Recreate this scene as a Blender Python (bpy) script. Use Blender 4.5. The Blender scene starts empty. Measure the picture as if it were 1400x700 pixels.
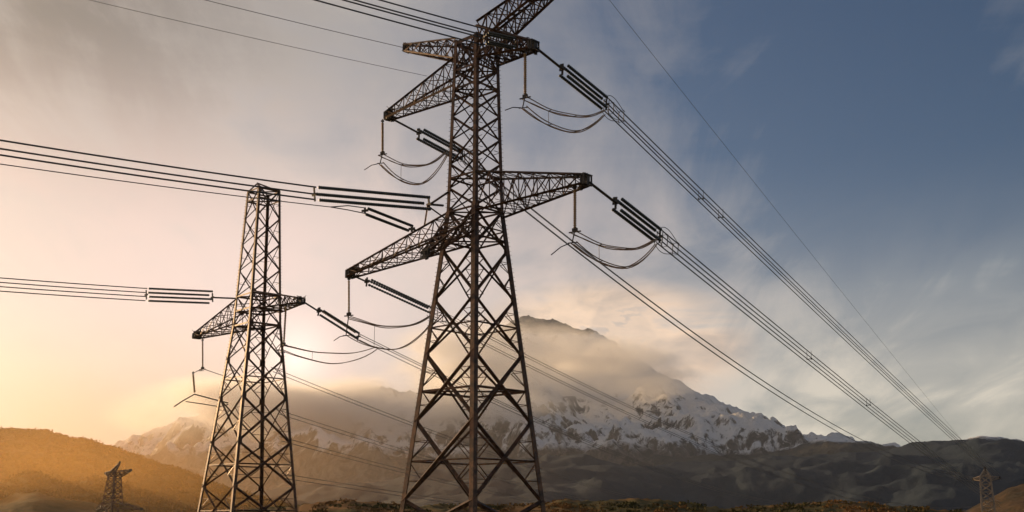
import bpy, bmesh, math, random
from mathutils import Vector, Matrix, noise
random.seed(7)
R = math.radians

# ------------------------------------------------------------------ camera
F = 1555.0                                   # focal length in photo pixels (photo is 1400 wide)
PITCH = math.atan((712 - 350) / F)
CP, SP, EYE = math.cos(PITCH), math.sin(PITCH), 1.7
sc = bpy.context.scene
col = sc.collection
cam_d = bpy.data.cameras.new('camera'); cam = bpy.data.objects.new('camera', cam_d)
col.objects.link(cam); sc.camera = cam
cam_d.sensor_width = 36.0; cam_d.lens = 36.0 * F / 1400.0
cam_d.clip_start = 0.5; cam_d.clip_end = 60000
cam.location = (0, 0, EYE); cam.rotation_euler = (math.pi / 2 + PITCH, 0, 0)

# ------------------------------------------------------------------ light
SUN_AZ, SUN_EL = R(-48.0), R(10.5)            # azimuth from +Y, towards +X positive
SUN_DIR = Vector((math.sin(SUN_AZ) * math.cos(SUN_EL), math.cos(SUN_AZ) * math.cos(SUN_EL), math.sin(SUN_EL)))
sl = bpy.data.lights.new('sun', 'SUN'); sun = bpy.data.objects.new('sun', sl); col.objects.link(sun)
sl.energy = 5.0; sl.angle = R(0.5); sl.color = (1.0, 0.66, 0.34)
sun.rotation_euler = (-SUN_DIR).to_track_quat('-Z', 'Y').to_euler()

sc.view_settings.view_transform = 'Standard'; sc.view_settings.look = 'None'
sc.view_settings.exposure = 0.2; sc.view_settings.gamma = 1.0
sc.view_settings.use_curve_mapping = False
sc.cycles.volume_bounces = 5; sc.cycles.max_bounces = 8; sc.cycles.use_denoising = True
sc.cycles.volume_step_rate = 1.0; sc.cycles.volume_max_steps = 256
sc.cycles.sample_clamp_indirect = 4.0


class NT:
    """small helper to write node trees"""
    def __init__(s, tree): s.t = tree; s.n = tree.nodes; s.l = tree.links; s.n.clear()
    def node(s, typ, **kw):
        n = s.n.new(typ)
        for k, v in kw.items(): setattr(n, k, v)
        return n
    def put(s, sock, v):
        if hasattr(v, 'is_output') or isinstance(v, bpy.types.NodeSocket): s.l.new(v, sock)
        else: sock.default_value = v
    def math(s, op, a, b=None, c=None, clamp=False):
        n = s.node('ShaderNodeMath', operation=op, use_clamp=clamp)
        s.put(n.inputs[0], a)
        if b is not None: s.put(n.inputs[1], b)
        if c is not None: s.put(n.inputs[2], c)
        return n.outputs[0]
    def vmath(s, op, a, b=None):
        n = s.node('ShaderNodeVectorMath', operation=op)
        s.put(n.inputs[0], a)
        if b is not None: s.put(n.inputs[1], b)
        return n.outputs['Value'] if op in ('DOT_PRODUCT', 'LENGTH', 'DISTANCE') else n.outputs[0]
    def mix(s, f, a, b, blend='MIX'):
        n = s.node('ShaderNodeMix', data_type='RGBA', blend_type=blend)
        s.put(n.inputs[0], f); s.put(n.inputs[6], a); s.put(n.inputs[7], b)
        return n.outputs[2]
    def ramp(s, f, lo, hi, a=0.0, b=1.0, smooth=True):
        n = s.node('ShaderNodeMapRange', interpolation_type='SMOOTHSTEP' if smooth else 'LINEAR')
        s.put(n.inputs[0], f); n.inputs[1].default_value = lo; n.inputs[2].default_value = hi
        n.inputs[3].default_value = a; n.inputs[4].default_value = b
        return n.outputs[0]
    def noise(s, vec, scale, detail=5.0, rough=0.55, dist=0.0):
        n = s.node('ShaderNodeTexNoise')
        s.put(n.inputs['Vector'], vec); n.inputs['Scale'].default_value = scale
        n.inputs['Detail'].default_value = detail; n.inputs['Roughness'].default_value = rough
        n.inputs['Distortion'].default_value = dist
        return n.outputs['Fac']
    def mapping(s, vec, scale=(1, 1, 1), rot=(0, 0, 0), loc=(0, 0, 0)):
        n = s.node('ShaderNodeMapping'); s.put(n.inputs[0], vec)
        n.inputs['Scale'].default_value = scale; n.inputs['Rotation'].default_value = rot
        n.inputs['Location'].default_value = loc
        return n.outputs[0]


def pix_dir(u, v):
    a, b = (u - 700) / F, (350 - v) / F
    return Vector((a, CP - b * SP, SP + b * CP))

# ------------------------------------------------------------------ sky
SKY_STRENGTH = 0.058
CLOUD_FAR, CLOUD_NEAR = (.44, .44, .42, 1), (.66, .51, .475, 1)
CLOUD_HIGH, CLOUD_SHADE = (.135, .13, .13, 1), (.50, .45, .43, 1)
CLOUD_LOW = (.56, .40, .28, 1)
CAP_LIT, CAP_SHADE = (.98, .72, .52, 1), (.50, .40, .33, 1)
CLOUD_HIGH_MID = (.37, .35, .34, 1)
CLOUD_HORIZON = (.78, .70, .56, 1)
HALO, CORE = .38, .9
world = bpy.data.worlds.new('World'); sc.world = world; world.use_nodes = True
N = NT(world.node_tree)
dirv = N.vmath('NORMALIZE', N.node('ShaderNodeTexCoord').outputs['Generated'])
sep = N.node('ShaderNodeSeparateXYZ'); N.put(sep.inputs[0], dirv)
dx, dy, dz = sep.outputs
sky = N.node('ShaderNodeTexSky', sky_type='NISHITA')
sky.sun_disc = False; sky.sun_elevation = SUN_EL; sky.sun_rotation = SUN_AZ
sky.air_density = 1.0; sky.dust_density = 1.0; sky.ozone_density = 4.0
cs = N.vmath('DOT_PRODUCT', dirv, tuple(SUN_DIR))
ang = N.math('MULTIPLY', N.math('ARCCOSINE', cs), 180 / math.pi)      # degrees from the sun
# high thin cloud sheet: directions projected on a layer overhead
inv = N.math('DIVIDE', 1.0, N.math('ADD', N.math('MAXIMUM', dz, 0.0), 0.16))
cmb = N.node('ShaderNodeCombineXYZ'); N.put(cmb.inputs[0], N.math('MULTIPLY', dx, inv)); N.put(cmb.inputs[1], N.math('MULTIPLY', dy, inv))
n1 = N.noise(N.mapping(cmb.outputs[0], scale=(1.5, 0.5, 1), rot=(0, 0, R(35))), 2.6, 10, 0.62, 0.8)
n2 = N.noise(N.mapping(cmb.outputs[0], scale=(1, .7, 1), loc=(3, 1, 0)), 1.5, 4, 0.5, .3)
n3 = N.noise(N.mapping(dirv, scale=(1.2, 1.2, 5.5), loc=(0, .4, 0)), 3.2, 7, 0.55, 0.5)      # flat banks low in the sky
tex = N.math('ADD', N.math('MULTIPLY', n1, 0.45), N.math('ADD', N.math('MULTIPLY', n2, 0.30), N.math('MULTIPLY', n3, 0.25)))
tx = N.math('SUBTRACT', tex, 0.5)
side = N.math('ARCTAN2', dx, dy)                                      # azimuth, 0 straight ahead
near = N.ramp(N.math('ADD', side, N.math('MULTIPLY', dz, 0.55)), -0.20, 0.52, 1.0, 0.0)   # the veil thins out to the right
veil = N.math('ADD', N.math('MULTIPLY', near, 1.25), N.math('SUBTRACT', N.math('MULTIPLY', tx, 2.3), 0.07))
low = N.ramp(dz, 0.05, 0.31, 0.95, 0.0)
veil = N.math('ADD', N.math('MAXIMUM', veil, 0.0), N.math('MULTIPLY', low, N.math('ADD', 0.75, N.math('MULTIPLY', tx, 2.5))), clamp=True)
warm = N.ramp(N.math('ADD', ang, N.math('MULTIPLY', tx, -30.0)), 22.0, 74.0, 1.0, 0.0)
cl_col = N.mix(warm, CLOUD_FAR, CLOUD_NEAR)
cl_col = N.mix(N.ramp(dz, 0.22, 0.41, 0.0, 0.95), cl_col, N.mix(N.ramp(side, -.42, -.08), CLOUD_HIGH, CLOUD_HIGH_MID))
cl_col = N.mix(N.ramp(tex, 0.40, 0.56, 0.5, 0.0), cl_col, CLOUD_SHADE)
cl_col = N.mix(N.math('MULTIPLY', N.ramp(dz, 0.06, 0.20, 0.85, 0.0), N.ramp(side, -.36, -.02, 1.0, 0.0)), cl_col, CLOUD_LOW)
cl_col = N.mix(N.math('MULTIPLY', N.ramp(dz, 0.04, 0.24, 0.9, 0.0), N.ramp(side, .05, .28, 0.0, 1.0)), cl_col, CLOUD_HORIZON)
glow_ang = N.vmath('DOT_PRODUCT', dirv, tuple(pix_dir(404, 492).normalized()))        # sun glow painted into the sky, apart from the sun lamp
glow_ang = N.math('MULTIPLY', N.math('ARCCOSINE', glow_ang), 180 / math.pi)
core = N.math('POWER', N.ramp(glow_ang, 0.0, 3.2, 1.0, 0.0, smooth=False), 2.0)
halo = N.math('POWER', N.ramp(glow_ang, 0.0, 15.0, 1.0, 0.0, smooth=False), 1.5)
# sunlit cloud that hangs over the summit of the snow mountain
sx = N.math('DIVIDE', N.math('SUBTRACT', side, 0.085), 0.135); sz = N.math('DIVIDE', N.math('SUBTRACT', dz, 0.148), 0.062)
blob = N.math('SUBTRACT', 1.0, N.math('ADD', N.math('POWER', N.math('ABSOLUTE', sx), 2.0), N.math('POWER', N.math('ABSOLUTE', sz), 2.0)), clamp=True)
nb = N.noise(N.mapping(dirv, scale=(1, 1, 1.9), loc=(.3, .2, .1)), 8.5, 8, .58, .5)
cap = N.math('MULTIPLY', N.math('MULTIPLY', blob, 2.2), N.ramp(nb, .40, .60), clamp=True)
cap_col = N.mix(N.ramp(nb, .44, .72), CAP_LIT, CAP_SHADE)
bg1 = N.node('ShaderNodeBackground'); N.put(bg1.inputs[0], sky.outputs[0]); bg1.inputs[1].default_value = SKY_STRENGTH
bg2 = N.node('ShaderNodeBackground'); N.put(bg2.inputs[0], N.mix(cap, cl_col, cap_col))
N.put(bg2.inputs[1], N.math('ADD', 1.0, N.math('ADD', N.math('MULTIPLY', halo, HALO), N.math('MULTIPLY', core, CORE))))
mx = N.node('ShaderNodeMixShader'); N.put(mx.inputs[0], N.math('MAXIMUM', veil, N.math('MULTIPLY', cap, 0.85)))
N.l.new(bg1.outputs[0], mx.inputs[1]); N.l.new(bg2.outputs[0], mx.inputs[2])
N.l.new(mx.outputs[0], N.node('ShaderNodeOutputWorld').inputs[0])

# ------------------------------------------------------------------ helpers
def at(u, v, Y):
    """the point at depth Y seen at photo pixel (u, v)"""
    d = pix_dir(u, v)
    return Vector((0, 0, EYE)) + d * (Y / d.y)

def lerp(a, b, t): return a + (b - a) * t

class MB:
    def __init__(s): s.v = []; s.f = []
    def add(s, vs, fs):
        o = len(s.v); s.v += [Vector(v) for v in vs]; s.f += [[i + o for i in f] for f in fs]; return s
    def angle(s, a, b, w, t=None, ref=None):
        """rolled steel angle (L profile) from a to b, its heel turned towards ref"""
        a, b = Vector(a), Vector(b); d = (b - a)
        if d.length < 1e-6: return s
        d.normalize(); t = t or w * 0.16
        ref = Vector(ref) if ref is not None else Vector((0.31, -0.9, 0.4))
        e1 = ref - d * ref.dot(d)
        if e1.length < 1e-4: e1 = d.orthogonal()
        e1.normalize(); e2 = d.cross(e1)
        p, q = (-e1 + e2) * .7071, (-e1 - e2) * .7071
        h = e1 * w * 0.35
        prof = [h, h + p * w, h + p * w + q * t, h + p * t + q * t, h + q * w + p * t, h + q * w]
        vs = [a + c for c in prof] + [b + c for c in prof]
        fs = [[i, (i + 1) % 6, (i + 1) % 6 + 6, i + 6] for i in range(6)] + [[5, 4, 3, 2, 1, 0], [6, 7, 8, 9, 10, 11]]
        return s.add(vs, fs)
    def box(s, c, ax, ay, az):
        c = Vector(c); vs = [c + Vector(ax) * i + Vector(ay) * j + Vector(az) * k for i in (-1, 1) for j in (-1, 1) for k in (-1, 1)]
        return s.add(vs, [[0, 1, 3, 2], [4, 6, 7, 5], [0, 4, 5, 1], [2, 3, 7, 6], [0, 2, 6, 4], [1, 5, 7, 3]])
    def tube(s, pts, r, n=6, closed=False):
        pts = [Vector(p) for p in pts]; m = len(pts); rings = []
        up = None
        for i, p in enumerate(pts):
            d = (pts[(i + 1) % m] - pts[i - 1]) if closed else (pts[min(i + 1, m - 1)] - pts[max(i - 1, 0)])
            d.normalize()
            if up is None: up = d.orthogonal().normalized()
            up = (up - d * up.dot(d)).normalized(); w = d.cross(up)
            rr = r[i] if isinstance(r, (list, tuple)) else r
            rings.append([p + (up * math.cos(2 * math.pi * k / n) + w * math.sin(2 * math.pi * k / n)) * rr for k in range(n)])
        vs = [v for g in rings for v in g]; fs = []
        for i in range(m if closed else m - 1):
            j = (i + 1) % m
            for k in range(n): fs.append([i * n + k, i * n + (k + 1) % n, j * n + (k + 1) % n, j * n + k])
        if not closed: fs += [list(range(n))[::-1], [(m - 1) * n + k for k in range(n)]]
        return s.add(vs, fs)
    def sheds(s, a, b, r, count, n=10):
        """a string of insulator discs between a and b"""
        a, b = Vector(a), Vector(b); pts = []; rad = []
        for i in range(count):
            for f, k in ((0.05, .52), (0.32, 1.08), (0.58, 1.0), (0.85, .52)):
                pts.append(lerp(a, b, (i + f) / count)); rad.append(r * k)
        return s.tube(pts, rad, n)
    def build(s, name, mat, parent=None, origin=None, smooth=False):
        if parent is not None: org = parent['_o'] if '_o' in parent else (0, 0, 0)
        else: org = origin if origin is not None else s.v[0]
        org = Vector(org)
        me = bpy.data.meshes.new(name)
        me.from_pydata([v - org for v in s.v], [], s.f); me.update()
        me.materials.append(mat)
        if smooth: me.polygons.foreach_set('use_smooth', [True] * len(me.polygons))
        o = bpy.data.objects.new(name, me); col.objects.link(o)
        ROOT[o.name] = org
        if parent is not None: o.parent = parent
        else: o.location = org
        return o

ROOT = {}
UP_ = Vector((0, 0, 1))
def part(name, mb, mat, parent, smooth=False):
    org = ROOT[parent.name]
    me = bpy.data.meshes.new(name); me.from_pydata([v - org for v in mb.v], [], mb.f); me.update(); me.materials.append(mat)
    if smooth: me.polygons.foreach_set('use_smooth', [True] * len(me.polygons))
    o = bpy.data.objects.new(name, me); col.objects.link(o); o.parent = parent; ROOT[o.name] = org
    return o
def tag(o, label=None, cat=None, group=None, kind=None):
    if label: o['label'] = label
    if cat: o['category'] = cat
    if group: o['group'] = group
    if kind: o['kind'] = kind
    return o
def thing(name, loc, label, cat, group=None):
    o = bpy.data.objects.new(name, None); col.objects.link(o); o.location = loc; o.empty_display_size = 0.5
    ROOT[o.name] = Vector(loc)
    return tag(o, label, cat, group)

# ------------------------------------------------------------------ materials
def principled(name, build):
    m = bpy.data.materials.new(name); m.use_nodes = True; n = NT(m.node_tree)
    b = n.node('ShaderNodeBsdfPrincipled'); out = n.node('ShaderNodeOutputMaterial')
    n.l.new(b.outputs[0], out.inputs[0]); build(n, b); return m
def steel(name, c1, c2, rough=.55, metal=.35, scale=1.6):
    def f(n, b):
        g = n.node('ShaderNodeNewGeometry').outputs['Position']
        x = n.noise(g, scale, 6, .65); y = n.noise(g, scale * 9, 4, .6)
        n.put(b.inputs['Base Color'], n.mix(n.ramp(n.math('ADD', n.math('MULTIPLY', x, .7), n.math('MULTIPLY', y, .3)), .4, .6), c1, c2))
        n.put(b.inputs['Roughness'], n.ramp(y, .3, .7, rough - .1, rough + .15)); b.inputs['Metallic'].default_value = metal
    return principled(name, f)
M_STEEL = steel('weathered_steel', (.042, .023, .014, 1), (.15, .070, .034, 1), .44, .5)
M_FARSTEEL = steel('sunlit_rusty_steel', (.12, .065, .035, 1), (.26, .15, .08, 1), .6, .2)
M_FITTING = steel('dark_fitting_steel', (.05, .042, .038, 1), (.10, .08, .06, 1), .5, .5, 4)
M_WIRE = steel('aged_aluminium_wire', (.055, .055, .058, 1), (.10, .095, .09, 1), .5, .4, .8)
M_GLASS = steel('dark_green_insulator_glaze', (.025, .034, .034, 1), (.05, .06, .055, 1), .3, 0.0, 3)
M_BROWN = steel('brown_insulator_glaze', (.26, .14, .04, 1), (.40, .23, .08, 1), .35, 0.0, 5)
M_JUMP = steel('sun_tinted_lead', (.26, .17, .10, 1), (.42, .29, .18, 1), .5, .3, 2)  # wire colour lightened and warmed to carry the sunlight on the loops
M_CONC = steel('footing_concrete', (.24, .23, .21, 1), (.34, .32, .30, 1), .9, 0.0, 2)

def terrain_mat(name, dark, light, scale, brown=None):
    def f(n, b):
        g = n.node('ShaderNodeNewGeometry').outputs['Position']
        x = n.noise(g, scale, 8, .65); y = n.noise(g, scale * 7, 5, .7)
        c = n.mix(n.ramp(n.math('ADD', n.math('MULTIPLY', x, .6), n.math('MULTIPLY', y, .4)), .40, .60), dark, light)
        if brown: c = n.mix(n.ramp(n.noise(g, scale * .45, 4, .6), .48, .62), c, brown)
        n.put(b.inputs['Base Color'], c); b.inputs['Roughness'].default_value = .95
        b.inputs['Specular IOR Level'].default_value = .1
        bp = n.node('ShaderNodeBump'); bp.inputs['Strength'].default_value = .6; bp.inputs['Distance'].default_value = .06 / scale
        n.put(bp.inputs['Height'], y); n.l.new(bp.outputs[0], b.inputs['Normal'])
    return principled(name, f)
M_GROUND = terrain_mat('dry_grass_ground', (.05, .055, .022, 1), (.13, .105, .045, 1), .05, (.16, .10, .045, 1))
M_HUMMOCK = terrain_mat('heath_ground', (.05, .05, .017, 1), (.15, .11, .04, 1), .12, (.24, .125, .045, 1))
M_HILL = terrain_mat('wooded_hill', (.03, .035, .015, 1), (.075, .06, .025, 1), .02)
M_MIDHILL = terrain_mat('dark_upland', (.012, .026, .044, 1), (.021, .035, .050, 1), .03)
M_BROWNHILL = terrain_mat('bracken_hill', (.04, .032, .018, 1), (.10, .062, .030, 1), .02)

def snow_rock(name, line, spread, rock1, rock2, scale=.004, gate=(.54, .74)):
    def f(n, b):
        geo = n.node('ShaderNodeNewGeometry'); g = geo.outputs['Position']
        s = n.node('ShaderNodeSeparateXYZ'); n.put(s.inputs[0], g)
        nz = n.node('ShaderNodeSeparateXYZ'); n.put(nz.inputs[0], geo.outputs['Normal'])
        big = n.noise(g, scale * .7, 6, .6); fine = n.noise(n.mapping(g, scale=(1, 1, .55)), scale * 5, 9, .72, 1.2)
        h = n.math('ADD', s.outputs[2], n.math('MULTIPLY', n.math('SUBTRACT', big, .5), spread))
        h = n.math('ADD', h, n.math('MULTIPLY', n.math('SUBTRACT', fine, .5), spread * .9))
        cov = n.ramp(h, line - spread * .16, line + spread * .2)
        slope = n.math('ADD', nz.outputs[2], n.math('MULTIPLY', n.math('SUBTRACT', fine, .5), 1.25))
        cov = n.math('MULTIPLY', cov, n.ramp(slope, *gate))
        rock = n.mix(n.ramp(fine, .4, .6), rock1, rock2)
        n.put(b.inputs['Base Color'], n.mix(cov, rock, (.88, .87, .87, 1)))
        b.inputs['Roughness'].default_value = .85; b.inputs['Specular IOR Level'].default_value = .15
        bp = n.node('ShaderNodeBump'); bp.inputs['Strength'].default_value = .9; bp.inputs['Distance'].default_value = .12 / scale
        n.put(bp.inputs['Height'], fine); n.l.new(bp.outputs[0], b.inputs['Normal'])
    return principled(name, f)

# ------------------------------------------------------------------ land
def interp(pts, t):
    if t <= pts[0][0]: return pts[0][1]
    for (a, za), (b, zb) in zip(pts, pts[1:]):
        if t <= b:
            k = (t - a) / (b - a); return za + (zb - za) * k
    return pts[-1][1]

def fan(name, ridge, Yr, y0, y1, nt, ny, mat, base, rough, fine, power=1.3, back=.35, hscale=1.0, seed=0, t_pad=.08, jag=0.0, label=None):
    """a range of hills: ridge pixels give the skyline of the crest standing at depth Yr"""
    R_ = []
    for u, v in ridge:
        p = at(u, v, Yr); R_.append((p.x / Yr, p.z))
    t0, t1 = R_[0][0] - t_pad, R_[-1][0] + t_pad
    mb = MB(); off = Vector((seed * 17.3, seed * 7.7, seed * 3.1))
    ys = []
    for j in range(ny + 1):
        k = j / ny; ys.append(y0 + (Yr - y0) * (k / .72) if k < .72 else Yr + (y1 - Yr) * ((k - .72) / .28))
    for y in ys:
        if y <= Yr: pr = ((y - y0) / (Yr - y0)) ** power
        else: pr = 1 - (1 - back) * ((y - Yr) / (y1 - Yr)) ** 1.2
        for i in range(nt + 1):
            t = lerp(t0, t1, i / nt); H = interp(R_, t)
            # ease the crest down beyond the traced ends
            wob = noise.noise(Vector((t * 30, y / Yr * 6, 0)) + off) * .06
            pp = min(1, max(0, pr + wob * pr * (1 - pr) * 4))
            x = t * y
            q = Vector((x / hscale, y / hscale, 0)) + off
            rg = noise.ridged_multi_fractal(q, 1.0, 2.1, 6, 1.0, 2.0) - 1.1
            fb = noise.fractal(q * 5, 1.0, 2.1, 5)
            crest = max(0, 1 - abs(y - Yr) / (Yr - y0) * 5)
            amp = rough * min(1, pr * 2.5) * (1 - .8 * crest)
            z = base + (H - base) * pp + rg * amp + fb * fine * min(1, pr * 3) + jag * crest * (noise.fractal(q * 9, .8, 2.2, 5) )
            mb.v.append(Vector((x, y, z)))
    for j in range(ny):
        for i in range(nt):
            a = j * (nt + 1) + i; mb.f.append([a, a + 1, a + nt + 2, a + nt + 1])
    o = mb.build(name, mat, None, origin=(0, 0, 0), smooth=True)
    o['kind'] = 'structure'
    if label: o['label'] = label
    return o, R_

# ground: one sheet to the horizon, dipping into a valley beyond the pylons
def ground_z(x, y):
    r = math.hypot(x, y)
    s = lambda a, b: (lambda k: k * k * (3 - 2 * k))(min(1, max(0, (r - a) / (b - a))))
    z = -23.0 * s(215, 360) + 21.0 * s(1300, 3000)
    z += noise.fractal(Vector((x, y, 0)) * .02, 1.0, 2.1, 4) * .5 * s(14, 60)
    return z
gm = MB(); rings = [0.0]; r = 3.0
while r < 9500: rings.append(r); r *= 1.075
rings.append(9500); NA = 200
for r in rings:
    for k in range(NA):
        a = 2 * math.pi * k / NA; x, y = r * math.cos(a), r * math.sin(a)
        gm.v.append(Vector((x, y, ground_z(x, y))))
for i in range(len(rings) - 1):
    for k in range(NA):
        a, b = i * NA + k, i * NA + (k + 1) % NA; gm.f.append([a, b, b + NA, a + NA])
tag(gm.build('ground', M_GROUND, None, origin=(0, 0, 0), smooth=True), kind='structure')

fan('snow_mountain', [(60, 620), (100, 612), (150, 605), (200, 590), (250, 578), (290, 568), (350, 558), (420, 545), (500, 540), (560, 534), (640, 530), (720, 535),
     (760, 540), (800, 545), (850, 541), (880, 526), (915, 532), (940, 539), (965, 541), (1000, 556), (1050, 580), (1090, 595), (1140, 606), (1170, 612), (1210, 616), (1300, 640), (1420, 665)],
    6000, 3400, 7600, 520, 200, snow_rock('snow_and_rock', 285, 150, (.06, .05, .043, 1), (.17, .14, .115, 1)), -40, 190, 34, 1.15, .3, 620, 3, jag=24)
fan('cloud_summit', [(560, 600), (620, 520), (660, 470), (695, 441), (728, 431), (755, 438), (785, 444), (815, 456), (835, 466), (870, 492), (915, 516), (960, 537), (1010, 562), (1050, 584), (1100, 610)],
    7000, 5600, 8200, 260, 90, snow_rock('summit_rock_above_white', 1120, -150, (.09, .062, .044, 1), (.19, .135, .095, 1), .004, (.40, .52)), -40, 120, 30, 1.0, .3, 700, 21, jag=22)  # flanks below the crest whitened so the cloud before them looks brighter
fan('far_upland', [(1020, 625), (1080, 612), (1130, 600), (1160, 602), (1185, 598), (1215, 606), (1245, 614), (1290, 625), (1400, 640)],
    4300, 2600, 5200, 260, 90, snow_rock('upland_snow', 285, 60, (.035, .036, .03, 1), (.075, .066, .05, 1), .006), -40, 70, 12, 1.2, .3, 600, 5, jag=9)
fan('dark_upland', [(330, 675), (420, 668), (520, 660), (600, 648), (680, 636), (740, 628), (800, 622), (860, 630), (940, 632), (1000, 634), (1060, 626), (1110, 622), (1150, 620), (1200, 618), (1240, 612),
     (1280, 607), (1310, 601), (1335, 597), (1370, 600), (1420, 607), (1480, 612)],
    3200, 1300, 4000, 480, 130, snow_rock('upland_dusted_with_snow', 224, 40, (.011, .026, .042, 1), (.021, .035, .050, 1), .03), -35, 48, 8, 1.1, .3, 520, 9, jag=5)
left_hill, LH = fan('wooded_hill', [(-160, 606), (-60, 592), (0, 588), (30, 587), (60, 590), (100, 600), (130, 607), (160, 615), (200, 630), (240, 640), (270, 650), (320, 668), (400, 692), (470, 712)],
    1100, 420, 1500, 320, 110, M_HILL, -30, 9, 2.2, .9, .4, 160, 11, jag=1.6)
fan('bracken_hill', [(1300, 712), (1330, 692), (1355, 680), (1380, 668), (1410, 660), (1460, 650), (1540, 640)], 760, 430, 950, 120, 50, M_BROWNHILL, -26, 4, 1.4, 1.0, .4, 110, 13, jag=.8)
hummock, HM = fan('heath_rise', [(250, 705), (400, 692), (440, 687), (480, 684), (540, 690), (620, 692), (700, 692), (745, 688), (775, 683), (810, 685), (870, 681), (905, 683), (950, 690), (1000, 696), (1040, 693), (1080, 690),
     (1130, 686), (1180, 688), (1230, 693), (1280, 697), (1350, 703), (1420, 708)], 190, 128, 225, 420, 60, M_HUMMOCK, -.6, .25, .22, 1.2, .3, 12, 17, jag=.35)

# ------------------------------------------------------------------ pylons
def square(cx, cy, s, yaw, z):
    """corner points of the shaft: order (+x-y, +x+y, -x+y, -x-y) in the pylon's own axes"""
    c, k = math.cos(yaw), math.sin(yaw)
    return [Vector((cx + c * a * s - k * b * s, cy + k * a * s + c * b * s, z)) for a, b in ((1, -1), (1, 1), (-1, 1), (-1, -1))]

class Pylon:
    def __init__(s, cx, cy, yaw, prof):
        s.cx, s.cy, s.yaw, s.prof = cx, cy, yaw, prof       # prof: (z, half width)
        s.ctr = lambda z: Vector((cx, cy, z))
    def c(s, z): return square(s.cx, s.cy, interp(s.prof, z), s.yaw, z)

def pylon_shaft(root, P, levels, leg_w, brace_w, redundant=True, plates=True, simple=False, z_base=0):
    M_STEEL = M_FARSTEEL if simple else globals()['M_STEEL']
    zt = levels[-1]
    for k in range(4):
        mb = MB(); zs = [z_base] + [z for z, _ in P.prof if z_base < z < zt] + [zt]
        for a, b in zip(zs, zs[1:]):
            pa, pb = P.c(a)[k], P.c(b)[k]
            wa = leg_w[0] if a < P.prof[1][0] - .01 else leg_w[1]
            mb.angle(pa, pb, wa, ref=pa - P.ctr(a))
            if redundant and not simple and k in (1, 3):
                tan = UP_.cross((pa - P.ctr(a)).normalized()); q = int((b - a) / .42)
                for i in range(1, q):
                    c = lerp(pa, pb, i / q); sg = tan if i % 2 else -tan
                    rad = (pa - P.ctr(a)).normalized()
                    mb.tube([c + rad * wa * .1, c + rad * (wa * .3 + .16) + sg * .10], .022, 4)
        part('leg', mb, M_STEEL, root)
    if simple:
        mb = MB()
        for a, b in zip(levels, levels[1:]):
            A, B = P.c(a), P.c(b)
            for k in range(4):
                j = (k + 1) % 4
                mb.angle(A[k], B[j], brace_w[1]); mb.angle(A[j], B[k], brace_w[1]); mb.angle(B[k], B[j], brace_w[1])
        part('lattice', mb, M_STEEL, root); return
    for li, (a, b) in enumerate(zip(levels, levels[1:])):
        A, B = P.c(a), P.c(b); low = b <= P.prof[1][0] + .01
        w0 = brace_w[0] * (1.0 if li < 3 else .82) if low else brace_w[1]
        for k in range(4):
            j = (k + 1) % 4; w = w0 * (1 if k in (0, 3) else .62)
            out = ((A[k] + A[j]) / 2 - P.ctr(a)).normalized()
            o1 = out * w * .25
            part('brace', MB().angle(A[k] + o1, B[j] + o1, w, ref=out), M_STEEL, root)
            part('brace', MB().angle(A[j] - o1, B[k] - o1, w, ref=out), M_STEEL, root)
    if redundant:
        for k in range(4):
            j = (k + 1) % 4
            for li, (a, b) in enumerate(zip(levels, levels[1:])):
                mb = MB()
                A, B = P.c(a), P.c(b); low = b <= P.prof[1][0] + .01
                X = (A[k] + B[j] + A[j] + B[k]) / 4
                w = .075 if low else .06
                zm = (a + b) / 2; Mk, Mj = P.c(zm)[k], P.c(zm)[j]
                if low:
                    # short struts from the leg to the diagonals
                    for E, D1, D2 in ((Mk, lerp(A[k], X, .5), lerp(B[k], X, .5)), (Mj, lerp(A[j], X, .5), lerp(B[j], X, .5))):
                        mb.angle(E, D1, w); mb.angle(E, D2, w)
                        mb.angle(lerp(E, A[k] if E is Mk else A[j], .5), D1, w * .8)
                        mb.angle(lerp(E, B[k] if E is Mk else B[j], .5), D2, w * .8)
                    if li % 2 == 1 or li == 0: mb.angle(Mk, Mj, w * 1.9)
                else:
                    mb.angle(Mk, lerp(Mk, X, .55), w); mb.angle(Mj, lerp(Mj, X, .55), w)
                if mb.v: part('secondary_bracing', mb, M_STEEL, root)
    if plates:
        for z in levels[1:]:
            C = P.c(z)
            for k in range(4):
                mb = MB()
                rad = (C[k] - P.ctr(z)).normalized(); tan = Vector((0, 0, 1)).cross(rad); g = .30 if z <= P.prof[1][0] else .17
                for sgn in (-1, 1):
                    face = (rad * -.7071 + tan * .7071 * sgn); nrm = (rad * .7071 + tan * .7071 * sgn)
                    mb.box(C[k] + face * g * .7 + nrm * .02, face * g, Vector((0, 0, g * 1.3)), nrm * .012)
                part('gusset_plate', mb, M_STEEL, root)

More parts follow.
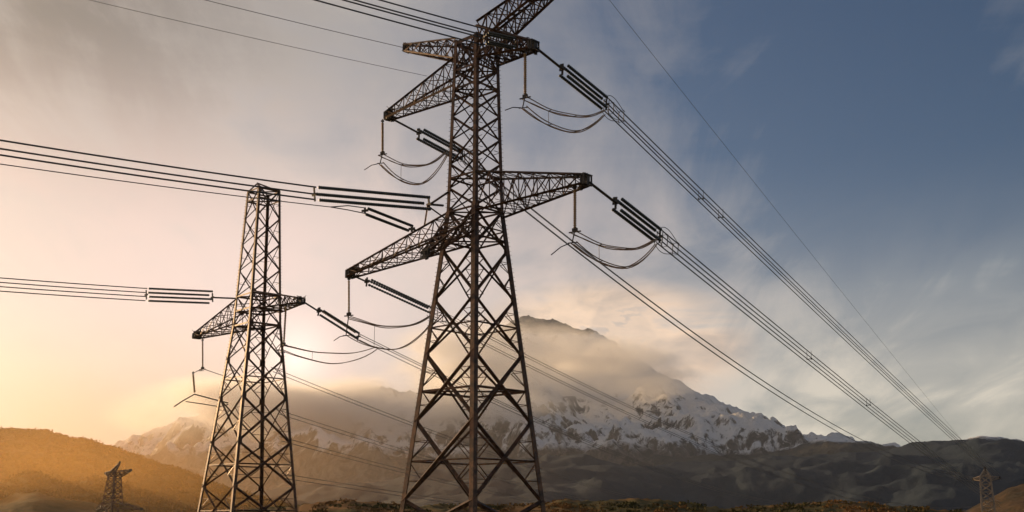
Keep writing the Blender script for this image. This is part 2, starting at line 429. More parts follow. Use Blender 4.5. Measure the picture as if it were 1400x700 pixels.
def crossarm(root, P, side, ztop, zbot, tip, chord_w, lace_w, n=7, tw=.55, th=.45, name='crossarm', fancy=True, ends=None):
    """a box lattice arm from two legs of the shaft to its tip; side gives the leg pair"""
    M_STEEL = globals()['M_STEEL'] if fancy else M_FARSTEEL
    k, j = {'right': (0, 1), 'left': (3, 2), 'front': (3, 0), 'rear': (2, 1)}[side]
    T0, T1, B0, B1 = P.c(ztop)[k], P.c(ztop)[j], P.c(zbot)[k], P.c(zbot)[j]
    ax = (tip - P.ctr((ztop + zbot) / 2)); ax.normalize()
    across = (T1 - T0).normalized()
    up = Vector((0, 0, 1))
    e = [tip + up * th - across * tw, tip + up * th + across * tw, tip - up * th - across * tw, tip - up * th + across * tw]
    S = [T0, T1, B0, B1]
    mb = MB()
    ts = [1 - (1 - i / n) ** 1.0 for i in range(n + 1)]
    def pt(c, t): return lerp(S[c], e[c], t)
    flip = 0
    for a, b in zip(ts, ts[1:]):
        for c, d in ((0, 1), (2, 3), (0, 2), (1, 3)):
            c2, d2 = (c, d) if flip else (d, c)
            mb.angle(pt(c2, a), pt(d2, b), lace_w)
            if fancy and (c, d) in ((0, 2), (1, 3), (2, 3)): mb.angle(pt(d2, a), pt(c2, b), lace_w * .8)
            mb.angle(pt(c, b), pt(d, b), lace_w * .9)
        flip = 1 - flip
    arm = part(name, mb, M_STEEL, root)
    for c in range(4):
        part('chord', MB().angle(S[c], e[c], chord_w, ref=up if c < 2 else -up), M_STEEL, arm)
    m2 = MB(); s_ = chord_w / .24
    rnd = random.Random(int(tip.x * 100) + int(tip.z * 10))
    for c, d in ((0, 1), (2, 3), (0, 2), (1, 3), (0, 3)):
        m2.angle(e[c], e[d], .16 * s_); m2.angle(e[c] + ax * .3 * s_, e[d] + ax * .3 * s_, .13 * s_)
    m2.box(tip, ax * .35 * s_, across * tw * .25, up * th * .9)
    m2.box(tip - up * th, ax * .55 * s_, across * tw * .9, up * .05 * s_)
    m2.box(tip + up * th, ax * .45 * s_, across * tw * .95, up * .05 * s_)
    for q in range(18 if fancy else 2):       # shackles, bolts and step irons crowd the tip
        p = tip + ax * rnd.uniform(-1.2, .35) * s_ + across * rnd.uniform(-1, 1) * tw + up * rnd.choice((-1, 1)) * (th + rnd.uniform(-.05, .18))
        m2.box(p, ax * rnd.uniform(.06, .2) * s_, across * rnd.uniform(.05, .16) * s_, up * rnd.uniform(.05, .17) * s_)
        m2.angle(p, p + ax * rnd.uniform(-.5, .3) + across * rnd.uniform(-.4, .4) + up * rnd.uniform(-.1, .35), .05 * s_)
    part('tip_bracket', m2, M_FITTING, arm)
    return arm

zv = lambda v, Y=105.0, u=648: at(u, v, Y).z
# --- the large pylon in the foreground
A0 = at(648, 500, 105)
PY1 = Pylon(A0.x, 105.0, R(-45 + 2), [(0, 4.78), (zv(290), 1.84), (zv(58), 1.46)])
root1 = thing('transmission_tower', (A0.x, 105, 0), 'large rusty steel lattice pylon with two tiers of arms, nearest and tallest in the middle', 'pylon', 'lattice pylons of the two power lines')
LEV1 = [0, zv(685), zv(577), zv(486), zv(411), zv(343), zv(290), zv(258), zv(225), zv(192), zv(160), zv(128), zv(97), zv(58)]
pylon_shaft(root1, PY1, LEV1, (.50, .38), (.30, .17))
for c in PY1.c(0):
    part('footing', MB().box(c + Vector((0, 0, .1)), (.7, 0, 0), (0, .7, 0), (0, 0, .45)), M_CONC, root1)
for v in (290, 244, 330, 97, 60, 122, 535):
    C = PY1.c(zv(v)); mb = MB()
    for k in range(4): mb.angle(C[k], C[(k + 1) % 4], .2)
    mb.angle(C[0], C[2], .14); mb.angle(C[1], C[3], .14)
    part('diaphragm', mb, M_STEEL, root1)
T_RL = at(800, 246, 95.4); T_LL = at(480, 374, 118.5); T_RU = at(728, 62, 99.3); T_LU = at(532, 158, 118)
T_RP = at(792, -52, 95); T_LP = at(556, 66, 114)
crossarm(root1, PY1, 'right', zv(244), zv(298), T_RL, .23, .085, 7)
crossarm(root1, PY1, 'left', zv(290), zv(324), T_LL, .21, .085, 8, .5, .38)
crossarm(root1, PY1, 'right', zv(46), zv(90), T_RU, .26, .13, 5)
crossarm(root1, PY1, 'left', zv(77), zv(117), T_LU, .23, .085, 7, .5, .4)
crossarm(root1, PY1, 'right', zv(40), zv(72), T_RP, .26, .12, 9, .8, .5, name='earth_wire_peak')
crossarm(root1, PY1, 'left', zv(52), zv(80), T_LP, .20, .10, 6, .3, .4, name='earth_wire_peak')
crossarm(root1, PY1, 'front', zv(300), zv(325), at(583, 346, 103), .18, .10, 5, .45, .35, name='jumper_arm')
# head frame that closes the shaft under the peaks
mb = MB(); C = PY1.c(zv(58)); D = PY1.c(zv(97))
for k in range(4):
    mb.angle(C[k], C[(k + 1) % 4], .24); mb.angle(D[k], C[(k + 2) % 4], .12)
    for q in range(4):
        mb.angle(lerp(C[k], C[(k + 1) % 4], q / 4), lerp(D[k], D[(k + 1) % 4], (q + 1) / 4), .10)
part('head_frame', mb, M_STEEL, root1)

# --- the second pylon, to the left and farther
Y2 = 152.0
B0 = at(338, 700, Y2)
zw = lambda v: at(345, v, Y2).z
PY2 = Pylon(B0.x, Y2, R(-49), [(0, 4.9), (zw(445), 2.30), (zw(262), 1.60)])
root2 = thing('transmission_tower', (B0.x, Y2, 0), 'narrow lattice pylon with a flat cut-off head, left of the largest pylon', 'pylon', 'lattice pylons of the two power lines')
LEV2 = [0, zw(666), zw(606), zw(545), zw(492), zw(445), zw(405), zw(370), zw(335), zw(300), zw(262)]
pylon_shaft(root2, PY2, LEV2, (.38, .33), (.24, .16))
for c in PY2.c(0):
    part('footing', MB().box(c + Vector((0, 0, .1)), (.7, 0, 0), (0, .7, 0), (0, 0, .45)), M_CONC, root2)
for v in (445, 405, 425, 275, 262):
    C = PY2.c(zw(v)); mb = MB()
    for k in range(4): mb.angle(C[k], C[(k + 1) % 4], .22)
    mb.angle(C[0], C[2], .16); mb.angle(C[1], C[3], .16)
    part('diaphragm', mb, M_STEEL, root2)
S_R = at(411, 411, 144); S_L = at(270, 459, 162)
crossarm(root2, PY2, 'right', zw(403), zw(428), S_R, .21, .095, 5, .5, .34)
crossarm(root2, PY2, 'left', zw(408), zw(443), S_L, .21, .085, 6, .6, .34)
mb = MB(); C = PY2.c(zw(262)); apex = at(352, 250, Y2 - 1)
for k in range(4): mb.angle(C[k], apex, .18)
part('head_frame', mb, M_STEEL, root2)

# --- two small pylons far off in the valley
def far_pylon(u, Y, base, v_top, v_low, wt, wl, label, armdir, s_top, s_low):
    p = at(u, v_top, Y); zt = p.z; zl = at(u, v_low, Y).z
    r = thing('transmission_tower', (p.x, Y, base), label, 'pylon', 'lattice pylons of the two power lines')
    Pq = Pylon(p.x, Y, R(armdir), [(base, s_low * 2.3), (zl, s_low), (zt, s_top)])
    n1, n2 = 5, 5
    lev = [lerp(base, zl, i / n1) for i in range(n1)] + [lerp(zl, zt, i / n2) for i in range(n2 + 1)]
    pylon_shaft(r, Pq, lev, (.5, .46), (.27, .27), simple=True, z_base=base)
    return r, Pq, zt, zl
M_FARSTEEL = steel('sun_lightened_steel', (.22, .175, .135, 1), (.36, .29, .22, 1), .6, .1)  # base colour raised to stand in for sunlight on the right far pylon
fr, FP, fzt, fzl = far_pylon(1347, 400, -23, 651, 705, 0, 0, 'small distant pylon in front of the dark hills at the right edge', -20, 1.75, 2.2)
FT = {}
for key, side, u, v, Y in (('RU', 'right', 1366, 653, 398), ('LU', 'left', 1331, 655, 404), ('RL', 'right', 1368, 706, 398), ('LL', 'left', 1328, 708, 404)):
    FT[key] = at(u, v, Y)
    z = fzt if key[1] == 'U' else fzl
    crossarm(fr, FP, side, z, z - 1.6, FT[key], .30, .16, 3, .45, .3, fancy=False)
crossarm(fr, FP, 'front', fzt, fzt - 1.2, at(1347, 642, 399), .4, .22, 2, .25, .3, name='earth_wire_peak', fancy=False)
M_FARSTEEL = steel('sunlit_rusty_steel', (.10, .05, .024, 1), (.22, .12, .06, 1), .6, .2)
lr, LP_, lzt, lzl = far_pylon(157, 440, -22, 646, 688, 0, 0, 'small distant pylon against the golden hillside at the lower left', -28, 1.5, 2.6)
for side, z, u, v, Y in (('right', lzt, 178, 643, 434), ('left', lzt, 145, 647, 446), ('right', lzl, 193, 696, 432), ('left', lzl, 132, 697, 448)):
    crossarm(lr, LP_, side, z + .4, z - 1.8, at(u, v, Y), .34, .18, 3, .45, .3, fancy=False)
crossarm(lr, LP_, 'front', lzt, lzt - 1.2, at(163, 634, 438), .45, .22, 2, .25, .3, name='earth_wire_peak', fancy=False)

# ------------------------------------------------------------------ insulators and wires
UP = Vector((0, 0, 1))
def frame(d):
    d = d.normalized(); lat = d.cross(UP).normalized(); up = lat.cross(d).normalized(); return d, lat, up
BUN = [(-.30, .56), (.30, .56), (-.30, -.56), (.30, -.56)]          # lateral, vertical offsets of a bundle

def tension_set(a, b, label, scale=1.0, frac=.34, rods=BUN, mat=None, count=26, cage=True, rr=.16, yoke=1.0):
    """dead-end assembly from the arm tip a to the clamp plate at b: link, yokes, rods of discs, ring cage"""
    d, lat, up = frame(b - a); L = (b - a).length
    r = thing('tension_insulator', a, label, 'insulator', 'tension insulators on the pylon arms')
    y0 = a + d * L * frac
    part('link', MB().tube([a, lerp(a, y0, .5), y0], .11 * scale, 6).tube([a + lat * .12, y0 + lat * .12], .06 * scale, 5), M_FITTING, r)
    mbp = MB().box(y0, d * .05, lat * .10 * scale, up * .60 * scale * yoke).box(y0, d * .06, lat * .34 * scale, up * .12 * scale)
    part('yoke_plate', mbp, M_FITTING, r)
    for i, (l, v) in enumerate(rods):
        o = (lat * l + up * v) * scale; st = d * (.45 * (i % 2) * scale)
        part('insulator_rod', MB().sheds(y0 + o + st, b + o - d * .3, rr * scale, count), mat or M_GLASS, r, True)
    part('yoke_plate', MB().box(b, d * .05, lat * .08 * scale, up * .60 * scale * yoke).box(b, d * .06, lat * .34 * scale, up * .10 * scale), M_FITTING, r)
    if cage:
        mc = MB()
        for sgn in (1, -1):
            for l in (-.3, .3):
                o = lat * l * scale
                pts = []
                for q in range(9):
                    t = q / 8; pts.append(b + d * (-.6 + 4.0 * t) * scale + o + up * sgn * (.60 + .55 * math.sin(math.pi * min(1, t * 1.15) ** .8 if t < .87 else 0)) * scale)
                mc.tube(pts, .035, 5)
        for t in (0, 1.0, 3.2):
            c = b + d * t * scale
            q = [c + lat * x * scale + up * y * scale for x, y in ((-.3, -.62), (.3, -.62), (.3, .62), (-.3, .62))]
            mc.tube(q, .045, 5, closed=True)
        part('grading_cage', mc, M_FITTING, r)
    return r

def pendant(a, b, label, r=.15, count=22, plate=True, drop=1.15):
    t = thing('suspension_insulator', a, label, 'insulator', 'hanging insulators under the arms')
    part('hanger', MB().tube([a + UP * .35, a - UP * .1], .07, 6).box(a + UP * .12, (.16, 0, 0), (0, .05, 0), (0, 0, .1)), M_FITTING, t)
    part('insulator_rod', MB().sheds(a - UP * .08, b + UP * .12, r, count), M_BROWN, t, True)
    if plate:
        part('clamp', MB().box(b, (.22, -.12, 0), (.04, .07, 0), (0, 0, .13)).box(b - UP * .2, (.5, -.3, 0), (.03, .05, 0), (0, 0, .05)), M_FITTING, t)
        part('yoke_bar', MB().tube([b, b - UP * drop + Vector((-.25, .1, 0))], .06, 5).tube([b - UP * drop + Vector((-.6, .2, 0)), b - UP * drop + Vector((.2, 0, 0))], .05, 5), M_FITTING, t)
    return t

def span(A, B, sag, n=48):
    return [lerp(A, B, (i / n) ** 1.4) - UP * (4 * sag * (i / n) ** 1.4 * (1 - (i / n) ** 1.4)) for i in range(n + 1)]
def wire(pts, r, label, group, name='power_line_wire', cat='wire', mat=None, n=6):
    o = MB().tube(pts, r, n).build(name, mat or M_WIRE, None, origin=pts[0], smooth=True)
    return tag(o, label, cat, group)
ORD = ['topmost', 'second from top', 'third from top', 'lowest']
def bundle(A, B, sag, r, where, group, offs=BUN, k=1.0, k2=None, n=48):
    d, lat, up = frame(B - A); k2 = k if k2 is None else k2
    items = []
    for l, v in offs:
        o = lat * l + up * v
        items.append(span(A + o * k, B + o * k2, sag, n))
    def pv(p):
        q = p - Vector((0, 0, EYE)); return q.dot(Vector((0, -SP, CP))) / q.dot(Vector((0, CP, SP)))
    def keyf(s):            # height in the picture at one fixed column, a little along the span
        return -pv(s[n // 4]) - 0.0
    # order by the perpendicular to the span as seen in the photo
    q0, q1 = items[0][n // 4], items[0][n // 4 + 2]
    hx = lambda p: (p - Vector((0, 0, EYE))).x / (p - Vector((0, 0, EYE))).dot(Vector((0, CP, SP)))
    tx, ty = hx(q1) - hx(q0), pv(q1) - pv(q0); s_ = 1 if tx > 0 else -1
    items.sort(key=lambda s: -((pv(s[n // 4])) * tx * s_ - hx(s[n // 4]) * ty * s_))
    words = ORD if len(offs) == 4 else (['upper', 'lower'] if len(offs) == 2 else ['topmost', 'middle', 'lowest'])
    num = {4: 'four', 3: 'three', 2: 'two'}[len(offs)]
    return [wire(p, r, f'{w} of the {num} {where}', group) for p, w in zip(items, words)]
def spacer(p, d, label, k=1.0):
    d, lat, up = frame(d); mb = MB(); q = [p + lat * l * k + up * v * k for l, v in ((-.3, -.56), (.3, -.56), (.3, .56), (-.3, .56))]
    mb.tube([q[0], q[1]], .05, 5)
    for c in q[:2]: mb.box(c, d * .14, lat * .08, up * .08)
    mb.tube([q[0], q[3]], .03, 5).tube([q[1], q[2]], .03, 5)
    return tag(mb.build('bundle_spacer', M_FITTING, None, origin=p), label, 'spacer', 'spacers clamped on the conductor bundles')

def jumper(clamp, end, dip, where, tail, offs=((-.3, .15), (.3, .15), (-.3, -.75), (.3, -.75), (0, -.05), (0, -.95)), r=.052, end_k=.5):
    """slack loops from the dead-end clamp under the arm"""
    d, lat, up = frame(end - clamp); out = []
    names = ['rear upper', 'front upper', 'rear lower', 'front lower', 'middle upper', 'lowest']
    for (l, v), nm in zip(offs, names):
        pts = []
        for i in range(17):
            t = i / 16; o = lat * l * (1 - .4 * t) + UP * v * (1 - t * (1 - end_k))
            sagf = 4 * dip * t * (1 - t) * (1 + .5 * (t - .5)) * (.60 if v > -.3 else 1.15)
            pts.append(lerp(clamp, end, t) + o - UP * sagf + lat * .05 * math.sin(t * 9 + l * 7) + UP * .04 * math.sin(t * 14 + v * 5))
        wire(pts, r, f'{nm} slack jumper wire looping {where}', 'jumper loops hanging under the arms', 'jumper_wire', mat=M_JUMP)
        out.append(pts)
    for idx, q in enumerate((5, 10)):
        mb = MB().tube([out[0][q], out[1][q]], .04, 5).tube([out[2][q], out[3][q]], .04, 5)
        if idx == 0: mb.tube([out[0][q], out[2][q]], .025, 5)
        tag(mb.build('jumper_spacer', M_FITTING, None, origin=out[0][q]), f'{"left" if idx == 0 else "right"} spacer bar on the slack jumper loop {where}', 'spacer', 'spacers on the jumper loops')
    a = out[2][0]
    wire([a, a + tail * .5 + UP * .12, a + tail - UP * .1], r * .9, f'short loose wire end sticking out left of the loop {where}', 'loose ends of the jumper loops', 'jumper_tail')

def clampdir(a, b, t): return lerp(a, b, t)

# forward spans (towards the small pylon at the right)
RU_a = at(732, 65, 99.1); RU_end = at(829, 143, 98.8 + 11.5)
tension_set(RU_a, RU_end, 'dark green tension insulator of parallel rods on the right upper arm', frac=.36)
RL_a = at(805, 249, 95.3); RL_end = at(902, 324, 95.2 + 10.5)
tension_set(RL_a, RL_end, 'dark green tension insulator of parallel rods on the right lower arm', frac=.36)
LU_a = at(537, 163, 118); LU_end = at(632, 214, 129)
tension_set(LU_a, LU_end, 'dark green tension insulator on the left upper arm, passing behind the pylon', frac=.36)
LL_a = at(483, 377, 118.5); LL_end = at(590, 426, 131)
tension_set(LL_a, LL_end, 'dark tension insulator on the left lower arm, left of the large pylon', frac=.16, rods=[(-.3, .4), (.3, .4), (.3, -.4)], scale=.85)

bundle(RU_end, FT['RU'], .8, .062, 'dark wires from the right upper arm', 'forward conductors to the right', k2=1.5)
bundle(RL_end, FT['RL'] + Vector((0, 0, 3.6)), .8, .062, 'dark wires from the right lower arm', 'forward conductors to the right', k2=1.5)
bundle(LU_end, FT['LU'], 8.5, .05, 'wires emerging below the right lower arm', 'forward conductors to the right', offs=[(-.2, .56), (.2, .36), (-.2, -.36), (.2, -.56)], k2=1.5)
bundle(LL_end, FT['LL'] + Vector((0, 0, 3)), 7.5, .035, 'faint thin wires crossing in front of the cloudy mountain', 'forward conductors to the right', k2=1.4)
wire(span(T_RP, at(1347, 640, 399), .6), .02, 'single thin earth wire high on the right against blue sky', 'earth wires')
for u, v, nm in ((966, 282, 'upper'), (994, 309, 'lower')):
    d = FT['RU'] - RU_end
    t = (u - 829) / (1366 - 829); t = t * 110.3 / (398 - t * (398 - 110.3))      # perspective-correct parameter
    spacer(lerp(RU_end, FT['RU'], t), d, f'{nm} dark spacer clamped on the wires from the right upper arm')
for u, nm in ((1113, 'left'), (1194, 'right')):
    E_ = FT['RL'] + Vector((0, 0, 3.6)); t = (u - 902) / (1368 - 902); t = t * 105.7 / (398 - t * (398 - 105.7))
    spacer(lerp(RL_end, E_, t), E_ - RL_end, f'{nm} dark spacer clamped on the wires from the right lower arm')

# hanging insulators and jumper loops
g1 = at(718, 72, 99.6); g1b = at(718, 131, 99.6)
pendant(g1, g1b, 'amber brown insulator rod hanging under the right upper arm')
jumper(at(716, 136, 99.6), at(826, 152, 108), 1.7, 'under the right upper arm', Vector((-1.5, .4, 0)))
g2 = at(786, 258, 96); g2b = at(786, 314, 96)
pendant(g2, g2b, 'amber brown insulator rod hanging under the right lower arm')
jumper(at(784, 320, 96), at(897, 328, 104.5), 1.9, 'under the right lower arm', Vector((-1.7, .4, -.9)))
g3 = at(523, 167, 118); g3b = at(523, 209, 118)
pendant(g3, g3b, 'amber insulator rod hanging under the left upper arm')
jumper(at(521, 214, 118), at(612, 206, 126), 2.6, 'under the left upper arm', Vector((-1.6, .4, -.5)))
g4 = at(477, 383, 118.6); g4b = at(477, 429, 118.6)
pendant(g4, g4b, 'slim brown insulator rod hanging under the left lower arm', r=.13, drop=2.3)
jumper(at(477, 433, 118.6), at(588, 432, 129), 1.9, 'under the left lower arm', Vector((-1.4, .4, -.4)), offs=((-.2, .0), (.2, .0), (-.2, -2.0), (.2, -2.0), (0, -.2)))

# incoming spans from the left, towards the viewer's left
D2 = Vector((-math.sin(R(54.6)), -math.cos(R(54.6)), 0))
IN_a = at(604, 279, 104.2); IN_b = at(585, 278, 103)
IN_c = at(425, 266, 94.5)
inoffs = [(-.2, .62), (.2, .1), (-.2, -.5)]
t5 = tension_set(at(606, 281, 104.4), at(430, 266, 94.5), 'long dark tension insulator of horizontal rods beside the large pylon, above its left lower arm', frac=.12, rods=[(-.2, .62), (.2, 0.1), (-.2, -.5)], cage=False, count=62, rr=.15)
part('strut', MB().angle(PY1.c(zv(262))[3], at(585, 281, 103.2), .16).angle(PY1.c(zv(300))[3], at(585, 281, 103.2), .14).angle(at(585, 281, 103.2), lerp(PY1.c(zv(290))[3], T_LL + UP * .38, .22), .14), M_STEEL, t5)
IN_s = at(432, 266, 94.5)
bundle(at(430, 266, 94.5), at(430, 266, 94.5) + D2 * 150 + UP * 6, 3.2, .07, 'dark wires passing in front of the second pylon head', 'incoming conductors on the left', offs=inoffs)
LEAD = at(452, 283, 97)
wire(span(LEAD, LEAD + D2 * 150 + UP * 4.6, 3.2), .04, 'faint separate wire just below the three dark wires at the second pylon head', 'incoming conductors on the left')
CH = lerp(PY1.c(zv(290))[3], T_LL + UP * .38, .30)                  # a point on the upper chord of the left lower arm
t6 = tension_set(CH, at(499, 288, 100.2), 'short thick pair of dark rods slanting down to the top of the left lower arm', frac=.10, rods=[(-.1, .26), (.1, -.26)], cage=False, count=30, rr=.14, yoke=.5)
for k, w in ((1, 'upper'), (-1, 'lower')):
    wire([LEAD, lerp(LEAD, at(499, 288, 100.2), .5) + UP * (.2 * k + .1), at(499, 288, 100.2) + UP * .26 * k], .05, f'{w} slack lead joining the lowest left wire to the slanting rods', 'slack leads above the left lower arm', 'jumper_wire')
# right upper arm's incoming bundle, passing behind the slanted peak
IU = at(716, 62, 100.5); IU2 = at(662, 51, 98.5)
tension_set(IU, IU2, 'dark tension insulator hidden behind the slanted head of the large pylon', frac=.2, cage=False, scale=.8)
bundle(IU2, IU2 + D2 * 110 + UP * 2.5, 1.2, .07, 'dark wires from the top edge to the head', 'incoming conductors at the top', offs=[(-.2, .75), (.2, .3), (-.2, -.2), (.2, -.7)])
wire(span(T_LP, T_LP + D2 * 120 + UP * 1.5, 1.5), .03, 'thin earth wire from the top edge to the small left peak of the large pylon', 'earth wires')
wire(span(at(584, 104, 111), at(584, 104, 111) + D2 * 120 + UP * .8, 1.5), .022, 'lowest and faintest thin wire from the top edge, ending below the small left peak', 'earth wires')

# second pylon's own wires
L_in = at(322, 408, Y2 - 1)
L_b = at(200, 403, 141.5)
tension_set(L_in, L_b, 'pale lit tension insulator of horizontal rods left of the second pylon', frac=.27, rods=[(-.1, .80), (.1, .30), (-.1, -.25), (.1, -.75)], cage=False, count=52, rr=.14)
bundle(L_b, L_b + D2 * 190 + UP * 8, 4.5, .062, 'wires from the left to the second pylon', 'incoming conductors on the left', offs=[(-.1, .80), (.1, .30), (-.1, -.25), (.1, -.75)])
L_fa = at(417, 414, 144); L_fb = at(490, 460, 153)
tension_set(L_fa, L_fb, 'dark slanting tension insulator on the right arm of the second pylon', frac=.25, rods=[(-.35, .5), (.3, .3), (.3, -.5)], cage=False, count=26)
L_end = at(1110, 690, 520)
bundle(L_fb, L_end, 6.0, .05, 'wires from the right arm of the second pylon', 'forward conductors of the second pylon', offs=[(-.2, .5), (.2, 0), (.2, -.5)])
p = pendant(at(391, 418, 145.5), at(388, 470, 145.5), 'brown insulator rod hanging under the right arm of the second pylon')
jumper(at(386, 473, 145.5), at(515, 475, 155), 1.6, 'right of the second pylon', Vector((-.8, .3, 0)), offs=((-.2, .1), (.2, .1), (-.2, -.5), (.2, -.5)))
pendant(at(277, 466, 162), at(277, 503, 162), 'slim amber insulator rod hanging under the left arm of the second pylon', r=.13, drop=.4)
pendant(at(264, 511, 162.5), at(266, 538, 162.5), 'short slanting amber insulator rod lowest at the left of the second pylon', r=.17, count=14, plate=False)
c = at(277, 504, 162)
wire([at(264, 510, 162.5), c, at(300, 512, 164), at(318, 517, 166)], .05, 'upper slack wire under the left arm of the second pylon', 'jumper loops hanging under the arms', 'jumper_wire')
wire([at(238, 556, 160), at(250, 548, 161), at(266, 539, 162.5), at(292, 546, 164), at(312, 551, 165.5)], .09, 'angular lead bending over the lowest rod left of the second pylon', 'jumper loops hanging under the arms', 'jumper_wire')
wire([at(254, 549, 161.5), at(275, 552, 163), at(300, 556, 164.5), at(312, 553, 165.5)], .07, 'lower short lead left of the second pylon', 'jumper loops hanging under the arms', 'jumper_wire')
def low_span(u0, v0, u1, v1, Y1, sag, where, r):
    a, b = at(u0, v0, 153), at(u1, v1, Y1)
    bundle(a, b, sag, r, where, 'forward conductors of the second pylon', offs=[(-.15, .3), (.15, -.3)], n=32)
low_span(372, 505, 1000, 700, 560, 5, 'thin wires leaving the second pylon below its arms', .045)
low_span(380, 563, 960, 706, 520, 3.5, 'faint wires leaving the second pylon halfway up', .04)
low_span(384, 600, 900, 708, 480, 2.4, 'faint wires leaving the second pylon below mid height', .04)
low_span(388, 651, 860, 714, 460, .8, 'lowest faint wires leaving the second pylon near the heath', .04)

# ------------------------------------------------------------------ vegetation that nobody could count
def clumps(name, spots, mat, size, blades, label):
    mb = MB(); rnd = random.Random(5)
    for (x, y, z) in spots:
        s = size * rnd.uniform(.5, 1.5)
        for k in range(blades):
            a = rnd.uniform(0, 6.283); e = rnd.uniform(.1, 1); rr = s * rnd.uniform(.2, 1) ** .6
            c = Vector((x + math.cos(a) * rr * .9, y + math.sin(a) * rr * .9, z + rr * e * .85))
            u = Vector((rnd.uniform(-1, 1), rnd.uniform(-1, 1), rnd.uniform(-1, 1))).normalized() * s * .33
            w = u.orthogonal().normalized() * s * .22
            w.rotate(Matrix.Rotation(rnd.uniform(0, 6.28), 3, u))
            mb.add([c - u, c + w, c + u, c - w], [[0, 1, 2, 3]])
    o = mb.build(name, mat, None, origin=(0, 0, 0))
    return tag(o, label, name.replace('_', ' '), kind='stuff')
def leaf_mat(name, a, b, c):
    def f(n, bs):
        g = n.node('ShaderNodeNewGeometry').outputs['Position']
        x = n.noise(g, .35, 4, .6)
        col_ = n.mix(n.ramp(x, .38, .62), a, b); col_ = n.mix(n.ramp(n.noise(g, .09, 2, .5), .42, .6), col_, c)
        n.put(bs.inputs['Base Color'], col_); bs.inputs['Roughness'].default_value = .9
        bs.inputs['Specular IOR Level'].default_value = .1
    return principled(name, f)
M_HEATH = leaf_mat('heath_foliage', (.04, .042, .013, 1), (.12, .10, .032, 1), (.24, .125, .04, 1))
M_WOOD = leaf_mat('hill_foliage', (.022, .028, .011, 1), (.06, .055, .022, 1), (.075, .055, .02, 1))
dg = bpy.context.evaluated_depsgraph_get(); dg.update()
def drop(o, x, y):
    ok, loc, nrm, _ = o.ray_cast(Vector((x, y, 2000)), Vector((0, 0, -1)))
    return loc if ok else None
rnd = random.Random(3); spots = []
for i in range(2600):
    y = rnd.uniform(150, 205); t = rnd.uniform(-.20, .50)
    if noise.noise(Vector((t * 40, y * .05, 2))) < -.15: continue
    q = drop(hummock, t * y, y)
    if q: spots.append((q.x, q.y, q.z - .1))
clumps('heath_scrub', spots, M_HEATH, .55, 16, 'low brown and green scrub on the rise along the bottom edge')
spots = []
for i in range(9000):
    y = rnd.uniform(650, 1130); t = rnd.uniform(-.56, -.14)
    q = drop(left_hill, t * y, y)
    if q: spots.append((q.x, q.y, q.z - .6))
clumps('woodland', spots, M_WOOD, 2.6, 11, 'dense woodland cover on the golden hillside at the left')

# ------------------------------------------------------------------ the air
def haze_box():
    x0, x1, y0, y1, z0, z1 = -9600, 9600, -9600, 9600, -60, 1320
    mb = MB().add([(x, y, z) for x in (x0, x1) for y in (y0, y1) for z in (z0, z1)], [[0, 1, 3, 2], [4, 6, 7, 5], [0, 4, 5, 1], [2, 3, 7, 6], [0, 2, 6, 4], [1, 5, 7, 3]])
    m = bpy.data.materials.new('haze_air'); m.use_nodes = True; n = NT(m.node_tree)
    v = n.node('ShaderNodeVolumePrincipled'); v.inputs['Color'].default_value = (.86, .92, 1.0, 1)
    v.inputs['Density'].default_value = 3.4e-5; v.inputs['Anisotropy'].default_value = .74
    n.l.new(v.outputs[0], n.node('ShaderNodeOutputMaterial').inputs[1])
    o = mb.build('haze', m, None, origin=(0, 0, 0)); o['kind'] = 'stuff'; o['label'] = 'warm evening haze in the air'
haze_box()

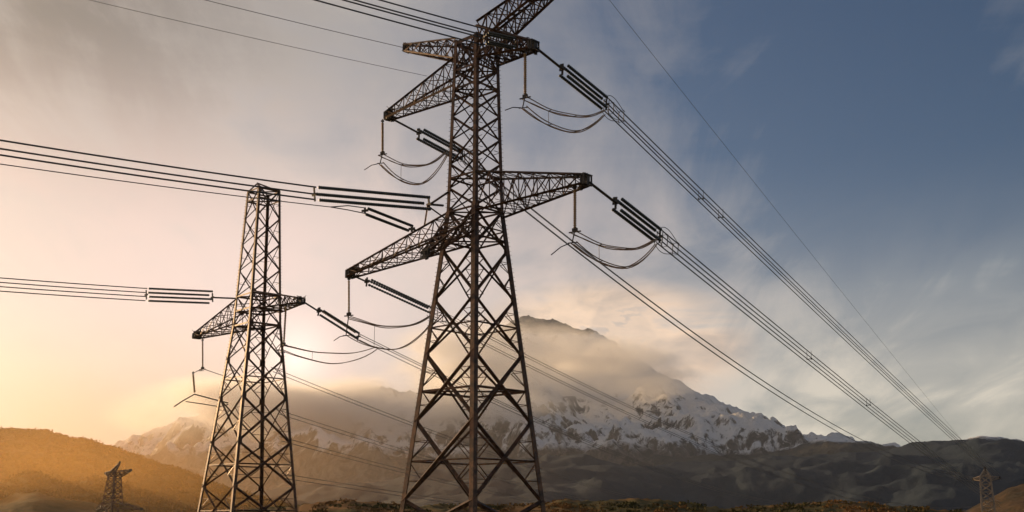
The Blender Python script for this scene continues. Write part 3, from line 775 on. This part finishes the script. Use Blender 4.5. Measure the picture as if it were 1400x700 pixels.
def mist(name, blobs, density, aniso, colour, label, seed=0, nscale=1.6, lo=.34, hi=.66, core=.9):
    """soft banks of mist: each lump has a density that breaks up in noise and thins out to nothing at its edge"""
    m = bpy.data.materials.new(name); m.use_nodes = True; n = NT(m.node_tree)
    v = n.node('ShaderNodeVolumePrincipled'); v.inputs['Color'].default_value = colour
    v.inputs['Anisotropy'].default_value = aniso
    oc = n.node('ShaderNodeTexCoord').outputs['Object']
    rad = n.vmath('LENGTH', oc)
    pos = n.node('ShaderNodeNewGeometry').outputs['Position']
    nz = n.noise(n.mapping(pos, scale=(nscale / 1000, nscale / 1000, nscale * 2.2 / 1000), loc=(seed, seed * 2, 0)), 1.0, 5, .58, .4)
    fall = n.ramp(n.math('ADD', rad, n.math('MULTIPLY', n.math('SUBTRACT', nz, .5), -.5)), .15, core, 1.0, 0.0)
    n.put(v.inputs['Density'], n.math('MULTIPLY', n.math('MULTIPLY', fall, n.ramp(nz, lo, hi)), density))
    n.l.new(v.outputs[0], n.node('ShaderNodeOutputMaterial').inputs[1])
    for c, r in blobs:
        bm = bmesh.new(); bmesh.ops.create_icosphere(bm, subdivisions=3, radius=1.12)
        me = bpy.data.meshes.new(name); bm.to_mesh(me); bm.free(); me.materials.append(m)
        o = bpy.data.objects.new(name, me); col.objects.link(o); o.location = c; o.scale = r
        o['kind'] = 'stuff'; o['label'] = label; o['group'] = name.replace('_', ' ') + ' lumps'
mist('mountain_mist', [(at(380, 562, 4900), (900, 420, 190)), (at(560, 560, 4900), (800, 420, 210))],
     1.9e-2, .5, (1.0, .99, .98, 1), 'pale mist veiling the left shoulder of the snow mountain')
mist('summit_cloud', [(at(715, 492, 5700), (640, 150, 260)), (at(815, 497, 5850), (520, 130, 200)), (at(630, 495, 5800), (480, 150, 270)), (at(895, 520, 5750), (380, 110, 120)), (at(760, 535, 5500), (560, 120, 130)), (at(860, 487, 6100), (360, 100, 130))],
     1.5e-2, .5, (1.0, .99, .98, 1), 'bright peach cloud wrapped around the summit', 1, 3.6, .30, .58, .98)
mist('hill_glow_mist', [(at(-80, 628, 690), (430, 210, 120)), (at(90, 640, 690), (230, 200, 75))], 1.0e-3, .74, (1.0, .60, .20, 1), 'added mist tinted gold to carry the sun glow before the wooded hill', 3, 3.0, .2, .7, 1.0)  # added so the hill glows gold; the warm light is in the mist colour
